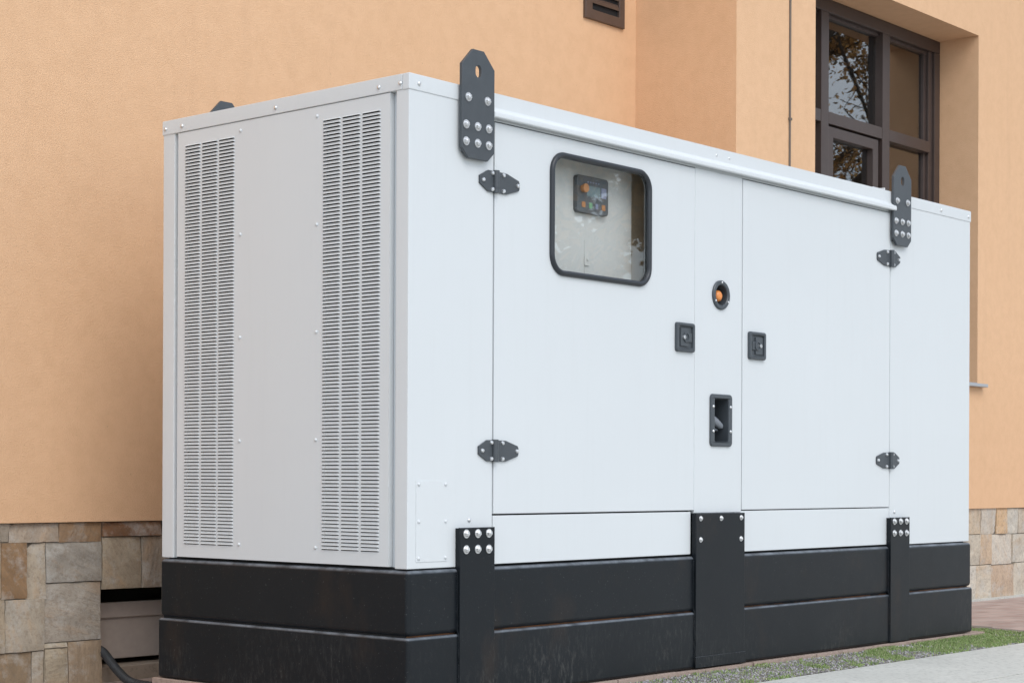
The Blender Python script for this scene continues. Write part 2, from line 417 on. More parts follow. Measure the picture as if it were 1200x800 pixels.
# end panel with louvres
PY0, PY1 = .0882, 1.207
b = MB()
GZ0, ROWS, PIT = .5035, 118, .01265
GZ1 = GZ0 + ROWS * PIT
groups = [[(.133, .2195), (.2305, .3165), (.3275, .4135)], [(.884, .9700), (.9790, 1.0665), (1.0770, 1.1640)]]
def hole_of(g): return (g[0][0] - .006, g[-1][1] + .006)
th = .0015
h1, h2 = hole_of(groups[0]), hole_of(groups[1])
def sheet(b, y0, y1, z0, z1): b.box(0, .0215, y0, y1, z0, z1)
sheet(b, PY0, h1[0], .458, 2.044); sheet(b, h1[1], h2[0], .458, 2.044); sheet(b, h2[1], PY1, .458, 2.044)
for h in (h1, h2): sheet(b, h[0], h[1], .458, GZ0); sheet(b, h[0], h[1], GZ1, 2.044)
panel = b.build('end_panel', WHITE, gen)
for z in (2.011, 1.635, 1.262, .887, .513):
    for y in (.850, .445): parts_copy(RIV, (0, y, z), panel, ROTL)
for g in groups:
    b = MB(); bm = b.bm
    h = hole_of(g)
    def q(*p): b.face([bm.verts.new(c) for c in p])
    ys = [h[0]] + [y for c in g for y in c] + [h[1]]
    for k in range(0, len(ys), 2):                                   # vertical strips between columns
        q((0, ys[k], GZ0), (0, ys[k + 1], GZ0), (0, ys[k + 1], GZ1), (0, ys[k], GZ1))
    for (a, c) in g:
        for r in range(ROWS):
            z = GZ0 + r * PIT
            s0, s1, lip, out = z + .0025, z + .0109, z + .0063, -.0050
            q((0, a, z), (0, c, z), (0, c, s0), (0, a, s0))
            q((0, a, s0), (0, c, s0), (.006, c, s0), (.006, a, s0))
            q((0, a, s1), (0, c, s1), (0, c, z + PIT), (0, a, z + PIT))
            e = .004
            # hood: curved, ends pinched to the sheet
            mid = (-.0034, s1 - .0020)
            A = [(0, a, s1), (0, c, s1)]; Bm = [(mid[0], a + e * .4, mid[1]), (mid[0], c - e * .4, mid[1])]; C_ = [(out, a + e, lip), (out, c - e, lip)]
            q(A[0], A[1], Bm[1], Bm[0]); q(Bm[0], Bm[1], C_[1], C_[0])
            q(C_[0], C_[1], (out + .001, c - e, lip + .0002), (out + .001, a + e, lip + .0002))
            q((out + .001, a + e, lip + .0002), (out + .001, c - e, lip + .0002), (.001, c, s1 - .0006), (.001, a, s1 - .0006))
            for yy, sg in ((a, 1), (c, -1)):
                q((0, yy, s1), (mid[0], yy + sg * e * .4, mid[1]), (out, yy + sg * e, lip), (0, yy, lip - .0012))
    b.build('louvre_grille', WHITE, panel, recalc=False)

# inspection plate on front left
b = MB(); b.prism(rrect(.040, .193, .4745, .747, .004, 3), -.0018, -.0003, bevel=.0006); ip = b.build('inspection_plate', WHITE, gen)
for x in (.052, .183):
    for z in (.735, .610, .487): parts_copy(RIV, (x, -.0018, z), ip)

# doors
def hinge_mesh(mirror=False):
    m = MB(); s = -1 if mirror else 1
    def T(pts): 
        o = [(s * x, z) for x, z in pts]
        return o[::-1] if mirror else o
    m.prism(T([(-.082, -.013), (-.082, .014), (-.038, .037), (-.004, .037), (-.004, -.037), (-.038, -.037)]), -.0075, -.0005, bevel=.0012)
    m.prism(T([(.006, .037), (.060, .036), (.124, .018), (.128, .010), (.128, -.012), (.124, -.018), (.060, -.037), (.006, -.037)]), -.0075, -.0005, bevel=.0012)
    m.tube([(0, -.010, -.039), (0, -.010, -.024)], .0118, 16); m.tube([(0, -.010, -.0232), (0, -.010, .039)], .0118, 16)
    m.box(-.011, .011, -.0098, -.001, -.038, .038)
    for x, z in ((-.066, 0), (-.018, .028), (-.018, -.028), (.040, .027), (.040, -.028), (.117, 0)):
        m.lathe([(.0075, -.0075), (.0075, -.010), (.006, -.0135), (.003, -.0145)], 14, M=Matrix.Translation((s * x, 0, z)), mi=1)
    return m
def latch(parent, cx, cz, s, label=None):
    m = MB()
    m.prism(rrect(cx - .062, cx + .062, cz - .058, cz + .058, .012), -.014, -.0005, [rrect(cx - .046, cx + .046, cz - .042, cz + .042, .006, 4)], bevel=.005, smooth=True)
    m.prism(rect(cx - .047, cx + .047, cz - .043, cz + .043), -.0055, -.0008)
    o = m.build('latch', PLASTIC, parent)
    m = MB()
    pts = [(-.036, -.036), (.016, -.036), (.016, -.018), (.041, -.018), (.041, .018), (.016, .018), (.016, .036), (-.036, .036)]
    pts = [(cx + s * x, cz + z) for x, z in pts]
    if s < 0: pts = pts[::-1]
    m.prism(pts, -.0115, -.0056, bevel=.0022, smooth=True)
    m.lathe([(.021, -.0114), (.021, -.0145), (.018, -.0158), (.014, -.0150), (.013, -.0118)], 28, M=Matrix.Translation((cx + s * .002, 0, cz)))
    m.build('paddle', PLASTIC, o)
    m = MB(); m.lathe([(.0075, -.0116), (.0075, -.0180), (.006, -.0190)], 16, M=Matrix.Translation((cx - s * .016, 0, cz)))
    m.box(cx - s * .016 - .0008, cx - s * .016 + .0008, -.0194, -.0188, cz - .004, cz + .004, mi=1)
    m.build('keyhole', [ZINC, VOID], o)
    return o
WX0, WX1, WZ0, WZ1 = .742, 1.328, 1.507, 1.933
b = MB(); b.prism(rect(.4305, 1.6405, .6315, 2.0), -.0005, .018, [rrect(WX0, WX1, WZ0, WZ1, .062, 8)], bevel=.0022)
door1 = b.build('door', WHITE, gen); door1['label'] = 'left door with the round-cornered window'
# rubber frame round the window
b = MB(); oc = [(x, -.004, z) for x, z in rrect(WX0 - .002, WX1 + .002, WZ0 - .002, WZ1 + .002, .066, 10)]
b.tube(oc, .0108, 14, closed=True)
b.prism(rrect(WX0 + .0006, WX1 - .0006, WZ0 + .0006, WZ1 - .0006, .0614, 8), .0046, .012, [rrect(WX0 + .006, WX1 - .006, WZ0 + .006, WZ1 - .006, .056, 8)])
wf = b.build('window_frame', RUBBER, door1)
b = MB(); b.prism(rrect(WX0 - .004, WX1 + .004, WZ0 - .004, WZ1 + .004, .06, 8), .000, .004); b.build('window_glass', GLASS2, door1)
b = MB(); b.prism(rect(1.9855, 3.2135, .6300, 2.0), -.0005, .038, bevel=.0022)
door2 = b.build('door', WHITE, gen); door2['label'] = 'plain right door without a window'
for i, (dr, x, z, mi) in enumerate(((door1, .4275, 1.790, 0), (door1, .4275, .852, 0), (door2, 3.2155, 1.787, 1), (door2, 3.2155, .847, 1))):
    hm = hinge_mesh(bool(mi)); o = hm.build('hinge', [LUG, ZINC], dr); o.location = (x, 0, z)
latch(door1, 1.567, 1.318, 1); latch(door2, 2.084, 1.314, -1)

# compartment behind the window
b = MB()
b.box(.60, 1.338, .090, .094, 1.40, 2.0)                             # fascia
b.box(.60, .606, .045, .0899, 1.40, 2.0); b.box(.6062, 1.64, .045, .30, 1.40, 1.405)
b.box(1.334, 1.338, .0942, .1248, 1.4052, 2.0)
fas = b.build('control_fascia', WHITE2, gen)
b = MB(); b.prism(rect(1.339, 1.640, 1.4052, 2.0), .125, .130); b.box(1.632, 1.640, .045, .1248, 1.4052, 2.0); b.build('compartment_wall', BROWNIN, gen)
b = MB(); b.prism(rect(1.044, 1.32, 1.44, 1.66), .0878, .0898, bevel=.0008); b.prism(rect(.70, 1.040, 1.44, 1.66), .0876, .0898, bevel=.0008)
b.prism(rrect(1.040, 1.072, 1.562, 1.600, .003, 3), .0835, .0872, bevel=.0008); b.lathe([(.006, .0834), (.006, .081), (.004, .080)], 12, M=Matrix.Translation((1.058, 0, 1.586)))
b.build('access_flap', WHITE2, fas)
cx0, cz0 = .977, 1.758
b = MB(); b.prism(rrect(cx0, cx0 + .19, cz0, cz0 + .140, .014), .070, .0898, bevel=.003)
ctl = b.build('controller', PANELD, fas)
b = MB()
def f2(u, w): return cx0 + .19 * u, cz0 + .140 * w
def patch(u0, u1, w0, w1, mi, y=.0684):
    (x0, z0), (x1, z1) = f2(u0, w0), f2(u1, w1); b.prism(rrect(x0, x1, z0, z1, .003, 3), y, .0699, mi=mi)
patch(.30, .72, .46, .74, 0)
patch(.76, .92, .46, .74, 3)
patch(.14, .25, .14, .29, 1); patch(.37, .47, .14, .29, 2); patch(.57, .66, .14, .29, 3); patch(.78, .89, .14, .29, 1)
for k in range(5): patch(.31 + .085 * k, .36 + .085 * k, .82, .86, 3)
b.lathe([(.013, .0698), (.013, .066), (.010, .060), (.017, .058), (.016, .050), (.008, .048)], 22, M=Matrix.Translation((f2(.16, .64)[0], 0, f2(.16, .64)[1])), mi=1)
b.build('buttons_and_screen', [SCREEN, AMBER, GREENB, BLUEB], fas)

# siren / beacon in the centre post
b = MB(); b.lathe([(.060, -.0006), (.060, -.006), (.057, -.0095), (.045, -.0095), (.0415, -.006), (.0415, .028), (.0475, .029)], 40, M=Matrix.Translation((1.821, 0, 1.506)))
# (lathe caps close the ring: drop them)
fs = [f for f in b.bm.faces if len(f.verts) > 10]; bmesh.ops.delete(b.bm, geom=fs, context='FACES_ONLY')
beacon = b.build('beacon_housing', PLASTIC, pillar)
b = MB(); b.lathe([(.0475, .0288), (.0475, .032)], 32, M=Matrix.Translation((1.821, 0, 1.506))); b.build('beacon_well', VOID, pillar)
b = MB(); b.lathe([(.024, .0285), (.024, .015), (.021, .005), (.014, -.001), (.006, -.003)], 26, M=Matrix.Translation((1.821, 0, 1.503))); b.build('beacon_lens', ORANGE, pillar)
for a in (90, 210, 330):
    parts_copy(RIV, (1.821 + .051 * math.cos(R(a)), -.0092, 1.506 + .051 * math.sin(R(a))), pillar).data = SCREW.data
for o in pillar.children:
    if o.data == SCREW.data: o.scale = (.6, .6, .6); o.name = 'screw'
# recessed pull box
b = MB(); b.prism(rrect(1.747, 1.901, .889, 1.102, .018), -.009, -.0006, [rrect(1.7745, 1.8735, .909, 1.082, .006, 3)], bevel=.004, smooth=True)
b.prism(rrect(1.7600, 1.8880, .903, 1.0895, .010, 3), -.0004, .075, [rrect(1.7745, 1.8735, .909, 1.082, .006, 3)])
rb = b.build('recess_box', PLASTIC, pillar)
b = MB(); b.box(1.766, 1.882, .074, .079, .905, 1.088); b.build('recess_back', VOID, pillar)
b = MB(); b.tube([(1.780, .046, 1.022), (1.800, .038, 1.010), (1.832, .028, .990), (1.858, .022, .974), (1.868, .021, .968)], [.014, .018, .017, .013, .006], 12)
b.tube([(1.782, .060, .992), (1.800, .052, .980), (1.836, .042, .962), (1.858, .038, .957)], [.006, .009, .008, .004], 10)
b.build('pull_lever', LEVER, pillar)
for x in (1.7625, 1.8860):
    for z in (1.051, .951): c = parts_copy(SCREW, (x, -.0088, z), pillar); c.scale = (.85,) * 3

# lifting lugs
def lug_outline(): 
    return [(-.0835, -.156), (-.0505, -.188), (.0500, -.188), (.0835, -.157), (.0835, .131), (.028, .188), (-.028, .188), (-.0835, .131)]
slot = [(x * .0155, .115 + z) for x, z in []]
sl = []
for k in range(9): a = R(180 * k / 8); sl.append((.0145 * math.cos(a), .121 + .0145 * math.sin(a)))
for k in range(9): a = R(180 + 180 * k / 8); sl.append((.0145 * math.cos(a), .108 + .0145 * math.sin(a)))
BOLTS = [(-.052, .019), (.046, .019), (-.063, -.0755), (-.004, -.0755), (.053, -.0755), (-.063, -.133), (-.004, -.133), (.053, -.133)]
def lug(cx, y, back=False):
    m = MB(); m.prism(lug_outline(), -.024, -.012, [sl], bevel=.0018)
    m.prism(rect(-.06, .06, -.17, .055), -.0118, .002)               # packing plate behind the lug
    o = m.build('lifting_lug', LUG, gen); o.location = (cx, y, 2.039)
    if back: o.rotation_euler = (0, 0, math.pi)
    if not back:
        for x, z in BOLTS:
            parts_copy(BOLT_BIG, (x, -.024, z), o)
    return o
lug(.3175, 0); lug(3.288, 0); lug(.318, D - .0, True); lug(3.282, D - .0, True)

# base frame: two stacked rounded box beams with a groove between them
def beam(b, x0, x1, y0, y1, z0, z1, r, mi=0): b.box(x0, x1, y0, y1, z0, z1, r, mi, seg=4)
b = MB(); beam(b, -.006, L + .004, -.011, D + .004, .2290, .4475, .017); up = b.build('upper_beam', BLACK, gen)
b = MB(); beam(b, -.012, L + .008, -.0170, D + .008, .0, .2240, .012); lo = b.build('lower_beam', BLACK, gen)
b = MB(); b.box(.006, L - .006, .008, D - .006, .2, .24); b.box(.02, L - .02, .02, D - .02, .44, .456, mi=1); b.build('groove_joint', [RUST, VOID], gen)  # rusty groove, plus black strip painting the shadow gap under the cabinet
def bracket(x0, x1, z1, bolts, mat=BOLT_BIG):
    m = MB(); m.prism(rect(x0, x1, .003, z1), -.0245, -.0175, bevel=.0015)
    m.prism(rect(x0 + .002, x1 - .002, .226, z1 - .002), -.0174, -.0003)
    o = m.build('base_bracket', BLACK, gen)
    for x, z in bolts: parts_copy(mat, (x, -.0245, z), o)
    # weld beads and rust along both sides
    for x, mi in ((x0, 0), (x1, 1)):
        w = MB()
        pts, rr = [], []
        n = 40
        for k in range(n + 1):
            z = .02 + (.43 - .02) * k / n
            pts.append((x + random.uniform(-.0015, .0015), -.0185 + (.006 if z > .225 else 0), z)); rr.append(random.uniform(.0018, .0042))
        w.tube(pts, rr, 6, mi)
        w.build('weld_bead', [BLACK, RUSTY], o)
    return o
bb = [(.263, .566), (.322, .566), (.379, .566), (.263, .512), (.322, .512), (.379, .511)]
bracket(.233, .411, .587, bb); 
bracket(3.189, 3.367, .582, [(x + 2.956, z - .003) for x, z in bb])
br = bracket(1.624, 1.971, .619, [(1.654, .599), (1.798, .598), (1.943, .599), (1.654, .514), (1.942, .512)], BOLT_MID)
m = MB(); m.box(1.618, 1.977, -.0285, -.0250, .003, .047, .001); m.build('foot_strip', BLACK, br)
for x, z in ((.303, .612), (3.262, .607)): parts_copy(SCREW, (x, 0, z), gen)

# ------------------------------------------------------------------ BUILDING
YB, YP, XC, ZP = 2.05, 1.361, 3.957, .569
bld = empty('building', (XC, YB, -.06), 'orange plastered building with stone slab plinth and brown framed window', 'building')
bloc = Vector(bld.location)
def fix(o):
    o.parent = bld; o.matrix_parent_inverse = Matrix.Translation(-bloc); return o
WXA, WXB, WZA, WZB = 4.776, 6.838, 1.400, 3.724
b = MB()
b.box(-3.4, XC, YB, YB + .35, ZP, 8.5)                                # wall behind the generator
b.prism(rect(XC, 14, ZP, 8.5), YP, YP + .42, [rect(WXA, WXB, WZA, WZB)])
b.box(XC, XC + .35, YP + .4202, YB + .3, ZP, 8.5)                    # return wall
b.box(-3.7, 14.3, YB - .9, YB + 9, 8.5, 8.8)                       # eaves slab
b.box(13.65, 14, YP + .4202, YB + 9, -.06, 8.5); b.box(-3.4, -3.05, YB + .352, YB + 9, -.06, 8.5)
fix(b.build('plaster_wall', PLASTER))
b = MB(); b.box(XC + .352, 13.6, YB + .30, YB + .32, ZP, 8.4); b.box(XC + .352, 13.6, YP + .4204, YB + .2998, 1.1, 1.2)  # sheets coloured dark to stand in for the unlit room
fix(b.build('room_backing', INTER))
# plinth of split stone slabs
ST = [(-0.427, 0.572, -0.159, 0.492), (-0.159, 0.567, 0.076, 0.488), (0.075, 0.567, 0.291, 0.485), (0.293, 0.567, 0.594, 0.504), (-0.314, 0.493, -0.193, 0.268), (-0.194, 0.49, -0.078, 0.263), (-0.079, 0.487, 0.013, 0.257), (0.014, 0.488, 0.292, 0.321), (0.009, 0.320, 0.289, 0.077), (0.294, 0.503, 0.495, 0.282), (0.496, 0.503, 0.655, 0.282), (-0.351, 0.268, -0.176, 0.049), (-0.175, 0.262, 0.006, 0.049), (0.008, 0.076, 0.119, 0.055), (-0.35, 0.048, -0.051, -0.15), (-0.050, 0.048, 0.007, -0.15), (0.008, 0.054, 0.122, -0.15), (0.124, 0.076, 0.291, -0.15)]
TS = [(.36, .34, .30), (.38, .34, .29), (.31, .22, .14), (.20, .11, .06), (.34, .29, .22), (.24, .16, .09), (.40, .37, .31), (.33, .33, .31), (.37, .36, .33), (.38, .34, .27), (.30, .27, .23), (.36, .32, .25), (.38, .36, .31), (.38, .36, .3), (.24, .19, .13), (.4, .37, .31), (.38, .35, .28), (.33, .27, .20)]
SR = [(6.577, 0.574, 6.76, 0.396), (6.759, 0.572, 6.934, 0.396), (6.932, 0.571, 7.162, 0.392), (7.161, 0.569, 7.318, 0.392), (7.317, 0.567, 7.491, 0.39), (7.489, 0.565, 7.736, 0.39), (6.579, 0.394, 6.911, 0.19), (6.909, 0.394, 7.1, 0.19), (7.098, 0.390, 7.399, 0.182), (7.397, 0.388, 7.669, 0.19), (6.581, 0.188, 6.838, -0.08), (6.836, 0.188, 7.077, -0.08), (7.075, 0.180, 7.415, -0.08), (7.413, 0.188, 7.74, -0.08)]
TR = [(.50, .40, .30), (.48, .41, .33), (.47, .45, .42), (.52, .38, .25), (.49, .48, .45), (.46, .42, .37), (.46, .43, .38), (.47, .37, .28), (.52, .49, .45), (.49, .47, .43), (.52, .50, .46), (.50, .46, .40), (.42, .33, .26), (.51, .48, .43)]
slabs = []   # (x0,z0,x1,z1,yplane,tone)
for s, t in zip(ST, TS): slabs.append((s[0], s[3], s[2], min(s[1], ZP + .02), YB + .012, (t[0] * .92, t[1] * .89, t[2] * .89)))  # left slabs darkened in colour, shade on that wall painted in
for s, t in zip(SR, TR): slabs.append((s[0], s[3], s[2], min(s[1], ZP + .02), YP + .012, t))
rs = random.Random(3)
def fill(x0, x1, yp, base):
    z = ZP + .015
    for hgt in (.18, .20, .27):
        x = x0
        while x < x1 - .01:
            w = min(rs.uniform(.16, .36), x1 - x)
            if x1 - x - w < .1: w = x1 - x
            k = rs.uniform(.8, 1.15); t = rs.choice(base)
            slabs.append((x, z - hgt, x + w, z, yp, tuple(c * k for c in t))); x += w
        z -= hgt
toneL = [(.36, .33, .28), (.30, .25, .19), (.40, .38, .34)]; toneR = [(.50, .46, .40), (.46, .40, .32), (.52, .50, .46)]  # left tones darker, shade included in the colour
fill(-3.4, -.43, YB + .012, toneL); fill(.66, XC, YB + .012, toneL)
fill(4.0, 6.57, YP + .012, toneR); fill(7.75, 13.9, YP + .012, toneR)
def lay(sel):
  b = MB(); bm = b.bm
  tl = bm.loops.layers.float_color.new('tone'); rl = bm.loops.layers.float_color.new('rnd')
  for (x0, z0, x1, z1, yp, t) in [q for q in slabs if sel(q)]:
      if x1 > .292 and x0 < .66 and yp > 2 and z0 < .28 and z0 > -.2 and x0 > .29 and z1 < .4: continue
      near = (-1 < x0 < 1) or (6.4 < x0 < 8)
      nx, nz = (max(3, int((x1 - x0) / .022)), max(3, int((z1 - z0) / .022))) if near else (3, 3)
      gap = .0015; rd = (rs.random(), rs.random(), rs.random(), 1); off = rs.uniform(-.006, .006); sl_ = (rs.uniform(-.012, .012), rs.uniform(-.012, .012))
      V = {}
      for i in range(nx + 1):
          for j in range(nz + 1):
              u, w = i / nx, j / nz
              x = x0 + gap + (x1 - x0 - 2 * gap) * u; z = z0 + gap + (z1 - z0 - 2 * gap) * w
              edge = min(u, 1 - u, w, 1 - w) < 1e-6
              d = off + sl_[0] * (u - .5) + sl_[1] * (w - .5) + .006 * mnoise.fractal(Vector((x * 9 + rd[0] * 50, z * 9, rd[1] * 20)), .9, 2.1, 4)
              # wavy edges
              if near and edge:
                  x += .002 * mnoise.noise(Vector((x * 30, z * 30, 3.3))); z += .002 * mnoise.noise(Vector((x * 30, z * 30, 9.1)))
                  d += .003
              V[i, j] = bm.verts.new((x, yp + d, z))
      fcs = []
      for i in range(nx):
          for j in range(nz): fcs.append(b.face([V[i, j], V[i + 1, j], V[i + 1, j + 1], V[i, j + 1]], smooth=True))
      ring = [V[i, 0] for i in range(nx)] + [V[nx, j] for j in range(nz)] + [V[i, nz] for i in range(nx, 0, -1)] + [V[0, j] for j in range(nz, 0, -1)]
      back = [bm.verts.new((v.co.x, yp + .03, v.co.z)) for v in ring]
      for i in range(len(ring)): fcs.append(b.face([ring[i], back[i], back[(i + 1) % len(ring)], ring[(i + 1) % len(ring)]]))
      for f in fcs:
          if f:
              for lp in f.loops: lp[tl] = (*t, 1); lp[rl] = rd
  fix(b.build('stone_plinth', STONE))
lay(lambda q: q[4] > YP + .3); lay(lambda q: q[4] < YP + .3)
m, nt, bb_ = new_mat('mortar'); bb_.inputs['Base Color'].default_value = (.15, .13, .105, 1); bb_.inputs['Roughness'].default_value = 1; MORT = m
b = MB()
b.box(-3.38, .288, YB + .026, YB + .6, -.2, ZP - .0005); b.box(1.10, XC, YB + .026, YB + .6, -.2, ZP - .0005); b.box(.288, 1.10, YB + .026, YB + .6, .2845, ZP - .0005)
b.box(XC + .02, 14, YP + .026, YB + .34, -.2, ZP - .0005); b.box(XC + .002, XC + .0199, YP + .03, YB + .34, -.2, ZP - .0005)
b.box(.288, 1.10, YB + .6, YB + .62, -.2, .2845)
fix(b.build('plinth_core', MORT))
b = MB(); b.box(.2895, 1.099, YB + .03, YB + .59, -.12, -.046, .004); fix(b.build('opening_sill', STEPM))
b = MB()
# board standing in the opening with a folded upper edge
b.prism([(.292, -.022), (1.09, -.026), (1.09, .214), (.292, .218)], YB + .12, YB + .15, bevel=.003)
b.prism([(.292, .153), (1.09, .149), (1.09, .217), (.292, .221)], YB + .108, YB + .1198, bevel=.006)
bo = b.build('cover_board', TAUPE); bo['label'] = 'taupe board closing the low opening in the stone plinth'; bo['category'] = 'board'
bo.location = (0, 0, 0)

# window
YF = 1.643
win = bpy.data.objects.new('window', None); COL.objects.link(win); win.location = (5.8, YF, WZA); fix(win)
wloc = Vector(win.location)
def fixw(o): o.parent = win; o.matrix_parent_inverse = Matrix.Translation(-(wloc)); return o
def profbox(b, x0, x1, z0, z1, y0=0.0, y1=.075, bev=.004): b.box(x0, x1, YF + y0, YF + y1, z0, z1, bev)
b = MB()
ZT, ZS = 3.64, WZA + .09
profbox(b, WXA + .001, WXB - .001, ZT, WZB - .001); profbox(b, WXA + .001, WXB - .001, WZA + .001, ZS)
profbox(b, WXA + .0012, 4.86, ZS, ZT, .0002); 
profbox(b, 6.760, WXB - .0012, ZS, ZT, .0002); profbox(b, 6.705, 6.7598, ZS, ZT, .016); profbox(b, 6.672, 6.7048, ZS, ZT, .034)
profbox(b, 4.8602, 4.89, ZS, ZT, .034)
for x0, x1 in ((5.307, 5.397), (6.060, 6.154)): profbox(b, x0, x1, ZS, ZT, .0001)
for x0, x1 in ((4.8604, 5.3068), (5.3972, 6.0598), (6.1542, 6.7046)):
    profbox(b, x0, x1, 2.955, 3.030, .0015); profbox(b, x0, x1, 2.12, 2.195, .0015)
    profbox(b, x0 + .0002, x1 - .0002, ZT - .022, ZT - .0002, .03, .07, .002)
fixw(b.build('window_frame', FRAME))
b = MB()
def sash(b, x0, x1, z0, z1, w=.068):
    b.prism(rect(x0, x1, z0, z1), YF + .012, YF + .068, [rect(x0 + w, x1 - w, z0 + w, z1 - w)], bevel=.004)
sash(b, 5.405, 6.030, 2.200, 2.9450)
fixw(b.build('sash', FRAME))
b = MB()
for x0, x1, z0, z1 in ((4.862, 5.306, 3.03, 3.64), (5.398, 6.059, 3.031, 3.639), (6.155, 6.70, 3.031, 3.639), (4.862, 5.306, 2.196, 2.954), (5.47, 5.965, 2.265, 2.88), (6.155, 6.70, 2.196, 2.954), (4.862, 5.306, 1.49, 2.119), (5.398, 6.059, 1.49, 2.119), (6.155, 6.70, 1.49, 2.119)):
    b.box(x0, x1, YF + .053, YF + .057, z0, z1)
fixw(b.build('pane', GLASS))
b = MB(); b.prism([(WXA + .002, WZA + .0), (WXB + .07, WZA + .0), (WXB + .07, WZA - .022), (WXA - .06, WZA - .022), (WXA - .06, WZA)], YP - .045, YP - .002, bevel=.003)
b.box(WXA + .003, WXB - .003, YP - .0018, YF - .001, WZA + .001, WZA + .008)
fixw(b.build('window_sill', ALU))
# air vent
b = MB(); vx0, vx1, vz0, vz1 = 3.476, 3.832, 3.300, 3.660
b.prism(rect(vx0, vx1, vz0, vz1), YB - .018, YB - .001, [rect(vx0 + .062, vx1 - .05, vz0 + .055, vz1 - .055)], bevel=.003)
vent = fix(b.build('air_vent', VENTM))
b = MB(); b.box(vx0 + .05, vx1 - .04, YB - .0022, YB - .0008, vz0 + .05, vz1 - .05, mi=1)
for k in range(4):
    z = vz0 + .092 + k * .055
    b.prism([(0, 0), (1, 0), (1, 1), (0, 1)], 0, 1, M=Matrix(((vx1 - vx0 - .115, 0, 0, vx0 + .064), (0, .012, .0, YB - .0145), (0, .016, .020, z), (0, 0, 0, 1))))
o = b.build('slats', [VENTM, VOID]); o.parent = vent; 
o.matrix_parent_inverse = Matrix.Identity(4)
# surface conduit
b = MB(); b.tube([(4.496, YP - .004, z) for z in (.58, 2, 4, 6, 8.45)], .0068, 10)
for z in (1.0, 1.9, 2.8, 3.9): b.box(4.484, 4.508, YP - .0125, YP - .0005, z, z + .014)
fix(b.build('conduit', CABLE))

# corrugated hose coming out of the opening
b = MB(); P = []
c0 = [Vector(p) for p in ((.385, 2.20, .012), (.352, 2.09, .018), (.325, 2.02, .02), (.262, 1.86, .0), (.12, 1.66, -.03), (-.06, 1.45, -.035), (-.15, 1.25, -.04))]
c0 = [Vector(p) for p in ((.33, 2.155, .03), (.318, 2.12, .028), (.305, 2.07, .018), (.292, 2.01, -.01), (.278, 1.93, -.050), (.268, 1.84, -.082), (.268, 1.72, -.090), (.285, 1.55, -.090), (.31, 1.40, -.090))]
def cr(p0, p1, p2, p3, t): return .5 * ((2 * p1) + (-p0 + p2) * t + (2 * p0 - 5 * p1 + 4 * p2 - p3) * t * t + (-p0 + 3 * p1 - 3 * p2 + p3) * t ** 3)
for i in range(len(c0) - 1):
    a_ = c0[max(0, i - 1)]; d_ = c0[min(len(c0) - 1, i + 2)]
    for k in range(30): P.append(cr(a_, c0[i], c0[i + 1], d_, k / 30))
b.tube(P, [.019 if (i // 2) % 2 else .0160 for i in range(len(P))], 14)
o = b.build('conduit_hose', HOSE); o['label'] = 'black corrugated hose coming out of the opening in the stone plinth'; o['category'] = 'hose'

# ------------------------------------------------------------------ GROUND
def struct(o, kind='structure'): o['kind'] = kind; return o
b = MB(); b.quad([(-400, -400, -.115), (400, -400, -.115), (400, 400, -.115), (-400, 400, -.115)]); struct(b.build('ground', LAWN))
PYE = -.222
def soil_z(x, y): return -.019 - .030 * min(1, max(0, (-.02 - y) / .2)) if x < 4.15 else -.049 + .012 * min(1, max(0, (y + .22) / .4))
b = MB(); gx = [-8 + .25 * i for i in range(52)]; gy = [PYE + .001 + k * .0246 for k in range(22)]
GV = [[b.bm.verts.new((x, y, soil_z(x, y) + .003 * mnoise.noise(Vector((x * 4, y * 14, 0))))) for y in gy] for x in gx]
for i in range(len(gx) - 1):
    for k in range(len(gy) - 1): b.face([GV[i][k], GV[i + 1][k], GV[i + 1][k + 1], GV[i][k + 1]], smooth=True)
b.box(4.1, 4.9, .301, .9, -.13, -.0442); struct(b.build('soil_strip', SOIL))
# pad under the generator: slabs with slightly uneven front edge
b = MB(); x = -.02; rp = random.Random(5)
while x < 4.13:
    w = min(rp.uniform(.38, .62), 4.14 - x)
    b.box(x + .002, x + w - .002, -.028 + rp.uniform(-.004, .004), 1.33, -.125, -.003 + rp.uniform(-.0015, .001), .004); x += w
struct(b.build('pad', PAD))
b = MB(); b.box(-2.8, 4.1, 1.335, YB + .6, -.125, -.108); b.box(-2.8, -.025, .31, 1.3345, -.125, -.109); struct(b.build('yard_floor', PAD))
# footpath of concrete slabs
b = MB(); rp = random.Random(11)
PYE = -.222
x = -8.0
b.box(-8, 12, PYE - .62, PYE, -.12, -.050, .004)
b.box(-8, 12, -6.5, PYE - .640, -.12, -.0485, .006)
b.box(-8, 12, -6.4, PYE - .1, -.1, -.062)
struct(b.build('footpath', PATH))
# brick paving beyond
def slab_poly(name, pts, z0, z1, mat):
    m = MB(); A = [m.bm.verts.new((x, y, z1)) for x, y in pts]; B = [m.bm.verts.new((x, y, z0)) for x, y in pts]
    m.face(A); m.face(B[::-1]); n = len(pts)
    for i in range(n): m.face([A[i], A[(i + 1) % n], B[(i + 1) % n], B[i]])
    return struct(m.build(name, mat))
slab_poly('paving', [(4.58, -.215), (13.8, -.215), (13.8, 1.39), (4.16, 1.39), (4.16, .60), (4.88, .60)], -.12, -.048, PAVER)
slab_poly('kerb', [(4.545, -.217), (4.578, -.217), (4.878, .598), (4.16, .598), (4.16, .565), (4.83, .565)], -.08, -.040, KERB)
slab_poly('wall_foot_strip', [(4.16, 1.33), (13.6, 1.33), (13.6, 1.385), (4.16, 1.385)], -.08, -.036, PATH)

